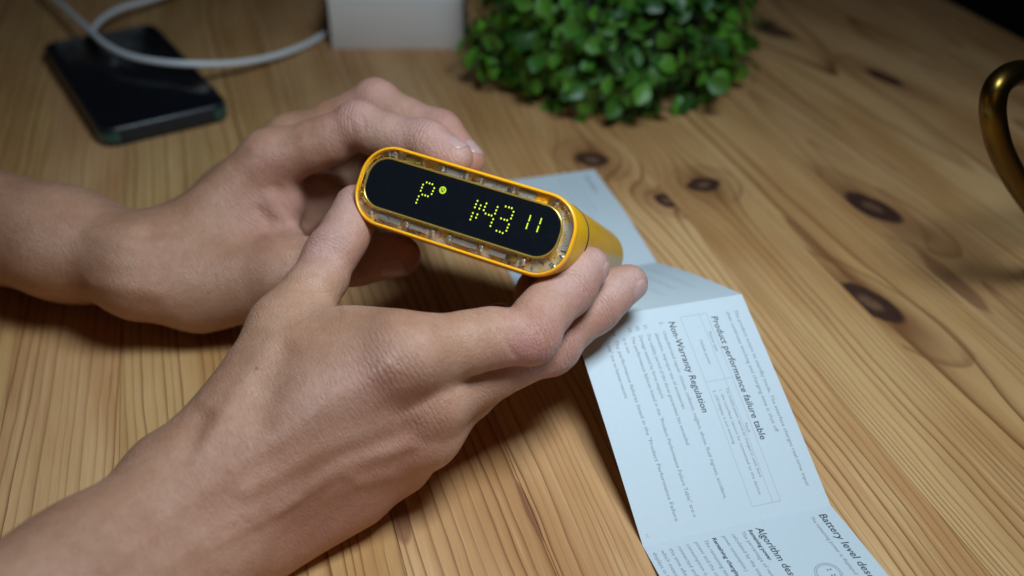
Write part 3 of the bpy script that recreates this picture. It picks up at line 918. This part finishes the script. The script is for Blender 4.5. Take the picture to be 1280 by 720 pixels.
def text_verts(body, size, shear=0.0, bold=0.0, space=1.0):
    c = bpy.data.curves.new('t', 'FONT'); c.body = body; c.size = size; c.shear = shear; c.offset = bold; c.space_character = space
    c.resolution_u = 2
    o = bpy.data.objects.new('t', c); COL.objects.link(o)
    dg = bpy.context.evaluated_depsgraph_get(); dg.update()
    me = bpy.data.meshes.new_from_object(o.evaluated_get(dg))
    v = [(p.co.x, p.co.y) for p in me.vertices]; f = [tuple(p.vertices) for p in me.polygons]
    bpy.data.objects.remove(o); bpy.data.curves.remove(c); bpy.data.meshes.remove(me)
    return v, f


def print_on(fn, items, mat, parent, name='text_line', lift=0.03):
    """items: (text, s0, t0, target length or None, size, shear, bold)"""
    for body, s0, t0, ln, size, shear, bold in items:
        v, f = text_verts(body, size, shear, bold)
        if not v: continue
        w = max(x for x, y in v); k = (ln / w) if ln else 1.0
        mesh_obj(name, [fn(s0 + x * k, t0 + y) + fnorm(fn, s0 + x * k, t0 + y) * lift for x, y in v], f, mat, parent)


def rules(fn, lines, mat, parent, wd=0.13):
    mb = MB()
    for s0, t0, s1, t1 in lines:
        d = unit([s1 - s0, t1 - t0]); nrm = np.array([-d[1], d[0]]) * wd
        n = 12; rr = []
        for i in range(n + 1):
            s, t = s0 + (s1 - s0) * i / n, t0 + (t1 - t0) * i / n
            rr.append([fn(s + nrm[0] * k, t + nrm[1] * k) + fnorm(fn, s, t) * 0.028 for k in (1, -1)])
        mb.loft(rr, closed_ring=False)
    return mesh_obj('printed_rule', mb.v, mb.f, mat, parent)


pa = panel(panelA); pb = panel(panelB); pc = panel(panelC); pd = panel(panelD)
tag(pc, 'shaded panel sloping down behind the ridge fold')
HS = 3.7; TS = 2.05
print_on(panelA, [('Product performance failure table', 7.6, 54.9, 53.5, HS, 0.12, 0.03),
                  ('Non-Warranty Regulation', 6.8, 37.2, 39.8, HS, 0.12, 0.03)], ink_b, pa, 'heading')
print_on(panelA, [('The product enters its standby mode. The interface charges real-time input', 6.6, 65.0, 74.5, TS, 0, 0),
                  ('then continues working and charging time is shut off', 6.8, 61.6, 52.5, TS, 0, 0),
                  ('2.', 6.4, 33.6, None, TS, 0, 0), ('01.', 6.5, 27.0, None, TS, 0, 0), ('02.', 6.5, 23.8, None, TS, 0, 0),
                  ('03.', 6.6, 20.6, None, TS, 0, 0), ('04.', 7.0, 13.8, None, TS, 0, 0),
                  ('Unauthorized repair, misuse, collision, neglect, abuse, fluid ingress, accident,', 10.6, 33.6, 69.0, TS, 0, 0),
                  ('alteration, improper use of accessories', 10.8, 30.3, 33.0, TS, 0, 0),
                  ('The validity period of the three guarantees has exceeded', 10.6, 27.0, 47.0, TS, 0, 0),
                  ('Damage caused by force majeure', 10.6, 23.8, 27.5, TS, 0, 0),
                  ('The performance failures listed in the "Product Performance Failure Table" are n', 10.6, 20.6, 73.0, TS, 0, 0),
                  ('it is not', 10.8, 17.2, 6.6, TS, 0, 0),
                  ('The performance failures listed in the "Product Performance Failure', 11.0, 13.8, 72.8, TS, 0, 0),
                  ('Table" due to human reasons', 11.0, 10.4, 24.5, TS, 0, 0),
                  ('Failure type', 14.0, 51.4, 9.0, 1.7, 0, 0), ('Fault', 53.5, 51.3, 4.0, 1.6, 0, 0),
                  ('Mobile power', 17.0, 46.6, 11.0, 1.7, 0, 0),
                  ('The mobile power cannot be charged or used, there', 38.6, 49.2, 36.0, 1.65, 0, 0),
                  ('1. the interface cannot be connected to the device', 38.6, 46.6, 42.0, 1.65, 0, 0),
                  ('2. LED/display is not working', 38.6, 44.1, 22.0, 1.65, 0, 0), ('11', 85.8, 2.0, None, 1.5, 0, 0)], ink, pa)
rules(panelA, [(5.8, 42.7, 84.3, 42.7), (5.8, 53.6, 84.3, 53.6), (5.8, 42.7, 5.8, 53.6), (84.3, 42.7, 84.3, 53.6), (34.8, 42.7, 34.8, 53.6), (5.8, 50.6, 84.3, 50.6)], ink_l, pa)
print_on(panelB, [('Battery level description', 3.1, 64.3, 44.5, HS * 1.05, 0.12, 0.04), ('Algorithm description', 3.2, 40.2, 36.5, HS, 0.12, 0.04)], ink_b, pb, 'heading')
print_on(panelB, [('Remaining power', 3.3, 37.3, 15.5, TS, 0.1, 0.05), ('Remaining charging time', 3.3, 23.8, 25.0, TS, 0.1, 0.05)], ink_b, pb)
print_on(panelB, [('The remaining power is displayed on the screen in real time', 3.5, 60.8, 52.0, TS, 0, 0),
                  ('The percentage of remaining power is', 3.5, 34.5, 37.0, TS, 0, 0), ('calculated by the internal power and the', 3.5, 31.0, 40.0, TS, 0, 0),
                  ('power consumption.)', 3.5, 27.6, 17.5, TS, 0, 0), ('The remaining time is calculated by the current', 3.5, 20.6, 47.0, TS, 0, 0),
                  ('power and the consumption speed of the load', 3.5, 17.4, 45.0, TS, 0, 0), ('consumption is not stable when it is just', 3.7, 14.2, 41.0, TS, 0, 0),
                  ('connected and then gradually the value of', 3.8, 11.0, 42.0, TS, 0, 0), ('this time after connection may be different', 3.9, 7.8, 44.0, TS, 0, 0),
                  ('which means that the product is in use and', 4.0, 4.8, 43.0, TS, 0, 0), ('displays in full', 4.1, 1.8, 14.0, TS, 0, 0)], ink, pb)
mb = MB()
for rr_ in (4.6, 3.9):
    n = 28; ring = []
    for k in range(n + 1):
        a_ = 2 * math.pi * k / n
        ring.append([panelB(29.5 + (rr_ + q) * math.cos(a_) * 1.0, 53.0 + (rr_ + q) * math.sin(a_) * 0.95) + np.array([0, 0, 0.03]) for q in (-0.1, 0.12)])
    mb.loft(ring, closed_ring=False)
mesh_obj('printed_diagram', mb.v, mb.f, ink, pb)
print_on(panelB, [(': :', 27.5, 53.4, 3.6, 3.0, 0, 0.06)], ink_b, pb, 'diagram_mark')
print_on(panelD, [('Description', 5.0, 63.0, 19.0, HS, 0, 0.03)], ink, pd, 'heading')
print_on(panelD, [('This product is a portable charger', 5.0, 56.5, 38.0, TS, 0, 0), ('Please read the manual carefully before use', 5.0, 52.5, 50.0, TS, 0, 0),
                  ('and keep it in a proper place', 5.0, 48.5, 34.0, TS, 0, 0)], ink_l, pd)
print_on(panelC, [('Do not disassemble or modify the product', 8, 60, 60.0, 3.2, 0, 0.1), ('Keep away from fire and water sources', 8, 52, 56.0, 3.2, 0, 0.1),
                  ('Stop using when it gets hot or deformed', 8, 44, 64.0, 3.2, 0, 0.1), ('Dispose of batteries by the rules', 8, 36, 50.0, 3.2, 0, 0.1)],
         plain('show_through_ink', (0.52, 0.55, 0.57), 0.8), pc)

# ------------------------------------------------------------------ phone
phone = empty('smartphone', 'black smartphone in a dark bumper case lying face up under the white cable', 'phone', loc=(-243.6, 624.6, 0), rotz=math.radians(31.8))
def prr(inset, z, a=38.0, bb=80.0, r=10.0): return [(x, y, z * 1.15) for x, y in rrect(0, 0, a - inset, bb - inset, max(0.5, r - inset), 6)]
case_m = plain('black_case', (0.012, 0.013, 0.016), 0.38)
b = MB(); b.loft([prr(1.2, 0.0), prr(0.2, 0.9), prr(0, 2.2), prr(0, 8.4), prr(0.4, 9.6), prr(1.2, 10.1), prr(2.0, 9.9), prr(2.2, 9.2)], True, True, True)
autosmooth(b.build('case', case_m, phone), 40)
b = MB(); b.loft([prr(2.25, 8.9), prr(2.25, 9.35), prr(2.7, 9.55)], True, False, True)
autosmooth(b.build('screen', glass_smear, phone), 30)
green = plain('green_corner', (0.020, 0.085, 0.070), 0.22, 0.2, Coat_Weight=0.5)
for sx, sy in ((-1, -1), (1, -1), (-1, 1), (1, 1)):
    mb = MB(); rr_ = []
    for k in range(9):
        t = math.radians(90 * k / 8)
        x, y = sx * (28 + 10.1 * math.cos(t)), sy * (70 + 10.1 * math.sin(t))
        rr_.append([(x, y, 2.6), (x + sx * 0.25 * math.cos(t), y + sy * 0.25 * math.sin(t), 3.0), (x + sx * 0.25 * math.cos(t), y + sy * 0.25 * math.sin(t), 8.2), (x, y, 8.7)])
    mb.loft(rr_, closed_ring=False)
    mb.build('corner_bumper', green, phone)
mb = MB()
for dx in (-5, 5): mb.add([(dx * 1 + x, -80.06, 4 + y) for x, y in ((-3.5, 0), (3.5, 0), (3.5, 2), (-3.5, 2))], [(0, 1, 2, 3)])
mb.build('port', dark_m, phone, False)

# ------------------------------------------------------------------ cable
cable_m = plain('white_cable_sleeve', (0.78, 0.79, 0.80), 0.5, scale=2.0, bump=0.4)
S1 = [(20, -40, 10), (70, 0, 14), (92, 20, 16), (111, 37, 18), (131, 55, 19), (159, 69, 19), (197, 77, 19), (240, 80, 18), (290, 79, 12), (335, 72, 7), (372, 60, 4.5), (400, 46, 3), (418, 32, 2.8), (432, 12, 2.8), (440, -5, 2.8)]
S2 = [(250, -22, 8), (190, -1, 10), (155, 9, 12), (133, 20, 13.0), (119, 33, 13.2), (116, 41, 13.2), (124, 50, 13.4), (140, 61, 13.6)]
mb = MB()
mb.tube(spline([atz(*p) for p in S1], 8), 2.1, 12)
mb.tube(spline([atz(*p) for p in S2], 8), 2.1, 12)
tag(mb.build('charging_cable', cable_m), 'white charging cable looping over the black phone to the white box', 'cable')

# ------------------------------------------------------------------ white box
card = plain('white_card', (0.76, 0.73, 0.70), 0.6, var=0.02)
card_t = plain('white_card_lid', (0.80, 0.82, 0.84), 0.5, var=0.02)
bx = empty('product_box', 'plain white cardboard product box standing behind the hands', 'box', loc=(-79.5, 691 + 45, 0))
def brr(inset, z, r=1.2): return [(x, y, z) for x, y in rrect(0, 0, 45.8 - inset, 45 - inset, r, 3)]
b = MB(); b.loft([brr(0.4, 0), brr(0, 0.5), brr(0, 35.0)], True, True, True)
autosmooth(b.build('box_base', card, bx), 40)
b = MB(); b.loft([brr(-0.02, 35.1), brr(-0.35, 35.3), brr(-0.35, 37.3), brr(0.0, 37.8), brr(0.6, 38.0)], True, True, True)
autosmooth(b.build('box_lid', card_t, bx), 40)

# ------------------------------------------------------------------ boxwood plant
leafm = NT('boxwood_leaf')
oi = leafm.n.new('ShaderNodeObjectInfo')
lat = leafm.attr('tone')
tone = leafm.m('ADD', leafm.m('MULTIPLY', oi.outputs['Random'], 0.6), leafm.m('MULTIPLY', lat.outputs['Fac'], 0.8))
lc = leafm.mix(leafm.m('MULTIPLY', tone, 0.9, clamp=True), (0.012, 0.062, 0.008), (0.135, 0.36, 0.026))
leafm.set(Base_Color=lc, Roughness=0.46, Normal=leafm.bump(leafm.noise(leafm.obj_mm(), 0.6, 2), 0.2, 0.0004), Subsurface_Weight=0.0)
leafm = leafm.mat
stem_m = plain('green_stem', (0.05, 0.07, 0.02), 0.6)
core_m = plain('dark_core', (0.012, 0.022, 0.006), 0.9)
plant = empty('boxwood_ball', 'dense green boxwood ball plant on the table behind the power bank', 'plant', loc=(65, 645, 0))
def leaf_geo(l=13.2, w=9.6, n=7):
    v = []; f = []
    for i in range(n + 1):
        x = i / n; wd = w * 0.5 * (math.sin(math.pi * x ** 1.35) ** 0.72) if 0 < i < n else (0.35 if i == 0 else 1.2)
        zz = 1.5 * math.sin(math.pi * x) * 0.6 - 1.2 * x * x
        for s in (-1, -0.5, 0, 0.5, 1):
            v.append((l * x, s * wd, zz + 0.9 * (abs(s) ** 1.5) * wd / 3.3))
    for i in range(n):
        for j in range(4):
            q = i * 5 + j; f.append((q, q + 1, q + 6, q + 5))
    return v, f
lv, lf = leaf_geo()
leaf_mesh = bpy.data.meshes.new('leaf')
leaf_mesh.from_pydata([tuple(np.array(p) * MM) for p in lv], [], lf)
leaf_mesh.materials.append(leafm); leaf_mesh.polygons.foreach_set('use_smooth', [True] * len(lf))
at_ = leaf_mesh.attributes.new('tone', 'FLOAT', 'POINT')
cands = []
for i in range(1600):
    d = unit(rng.normal(size=3))
    lump = 1.0 + 0.07 * math.sin(d[0] * 7 + 1) * math.sin(d[1] * 6 + 2) + 0.06 * math.sin(d[2] * 9 + d[0] * 4)
    depth = rng.uniform(0, 1) ** 1.6
    rad = (86 - 34 * depth) * lump * (1.0 + (rng.uniform(-.04, .03)))
    c = np.array([d[0] * rad * 0.99, d[1] * rad * 0.93, 36 + d[2] * rad * 0.86])
    if c[2] < 4: 
        if c[2] < -30: continue
        c[2] = rng.uniform(3, 12)
    nn = unit(d + rng.normal(size=3) * 0.38 + np.array([0, 0, 0.30]))
    tip = np.cross(nn, unit(rng.normal(size=3)))
    tip = unit(unit(tip) + 0.45 * d - np.array([0, 0, 0.15]))
    side = unit(np.cross(nn, tip)); nn = np.cross(tip, side)
    M = np.stack([tip, side, nn], 1)
    sc = rng.uniform(0.75, 1.22)
    front = c[1] * -1.0 + 0.3 * c[2] - 30 * depth
    vis = -(c @ np.array([0, -0.75, 0.45])) + 28 * depth
    cands.append((vis, c, M, sc))
cands.sort(key=lambda q: q[0])
for vis, c, M, sc in cands[:300]:
    o = bpy.data.objects.new('leaf', leaf_mesh); COL.objects.link(o); o.parent = plant
    mt = Matrix([[*(M[r] * sc), c[r] * MM] for r in range(3)] + [[0, 0, 0, 1]])
    o.matrix_local = mt
LV = np.array(lv); allv = []; allf = []; tones = []
for vis, c, M, sc in cands[300:]:
    bidx = len(allv); P = (LV * sc) @ M.T + c
    P[:, 2] = np.maximum(P[:, 2], 0.3)
    allv.extend(P.tolist()); allf.extend([tuple(i + bidx for i in f) for f in lf]); tones.extend([rng.uniform(0.0, 1.1)] * len(LV))
fo = mesh_obj('foliage', allv, allf, leafm, plant, True)
fo.data.attributes.new('tone', 'FLOAT', 'POINT').data.foreach_set('value', tones)
tag(fo, kind='stuff')
mb = MB()
for vis, c, M, sc in cands[:700:2]:
    mb.tube([c * 0.55 + np.array([0, 0, 18]), c - M[:, 0] * 1.0 + 0.0, c + M[:, 0] * 1.5], [0.7, 0.5, 0.35], 4, False)
tag(mb.build('twigs', stem_m, plant), kind='stuff')
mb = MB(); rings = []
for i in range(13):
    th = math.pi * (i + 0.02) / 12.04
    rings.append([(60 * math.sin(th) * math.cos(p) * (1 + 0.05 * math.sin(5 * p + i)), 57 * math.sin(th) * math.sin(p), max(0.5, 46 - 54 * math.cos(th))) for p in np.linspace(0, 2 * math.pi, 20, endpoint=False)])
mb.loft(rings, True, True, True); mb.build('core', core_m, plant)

# ------------------------------------------------------------------ brass ring
brass = NT('aged_brass')
bn = brass.noise(brass.obj_mm(), 0.08, 4)
brass.set(Base_Color=brass.mix(bn, (0.17, 0.105, 0.022), (0.09, 0.052, 0.012)), Metallic=1.0, Roughness=brass.lin(bn, .3, .7, 0.22, 0.36))
def aty(px, py, y):
    d = ray(px, py); return CPOS + d * (y / d[1])
loop = [(1292, 92), (1268, 92), (1248, 106), (1241, 130), (1243, 158), (1252, 190), (1271, 226), (1296, 262), (1322, 296), (1352, 316), (1384, 318), (1412, 298), (1424, 262), (1420, 218), (1402, 172), (1370, 128), (1330, 100), (1292, 92)]
lo_y, hi_y = 250.0, 600.0
for _ in range(40):                 # distance at which the ring just stands on the table
    yb = (lo_y + hi_y) / 2
    pts = [aty(px, py, yb + (px - 1330) * 0.35) for px, py in loop]
    if min(p[2] for p in spline(pts, 6)) > 5.0: lo_y = yb
    else: hi_y = yb
mb = MB(); mb.tube(spline(pts, 6), 5.0, 16)
ringo = mb.build('brass_ring', brass.mat); tag(ringo, 'thick polished brass ring standing at the right edge of the table', 'ornament')
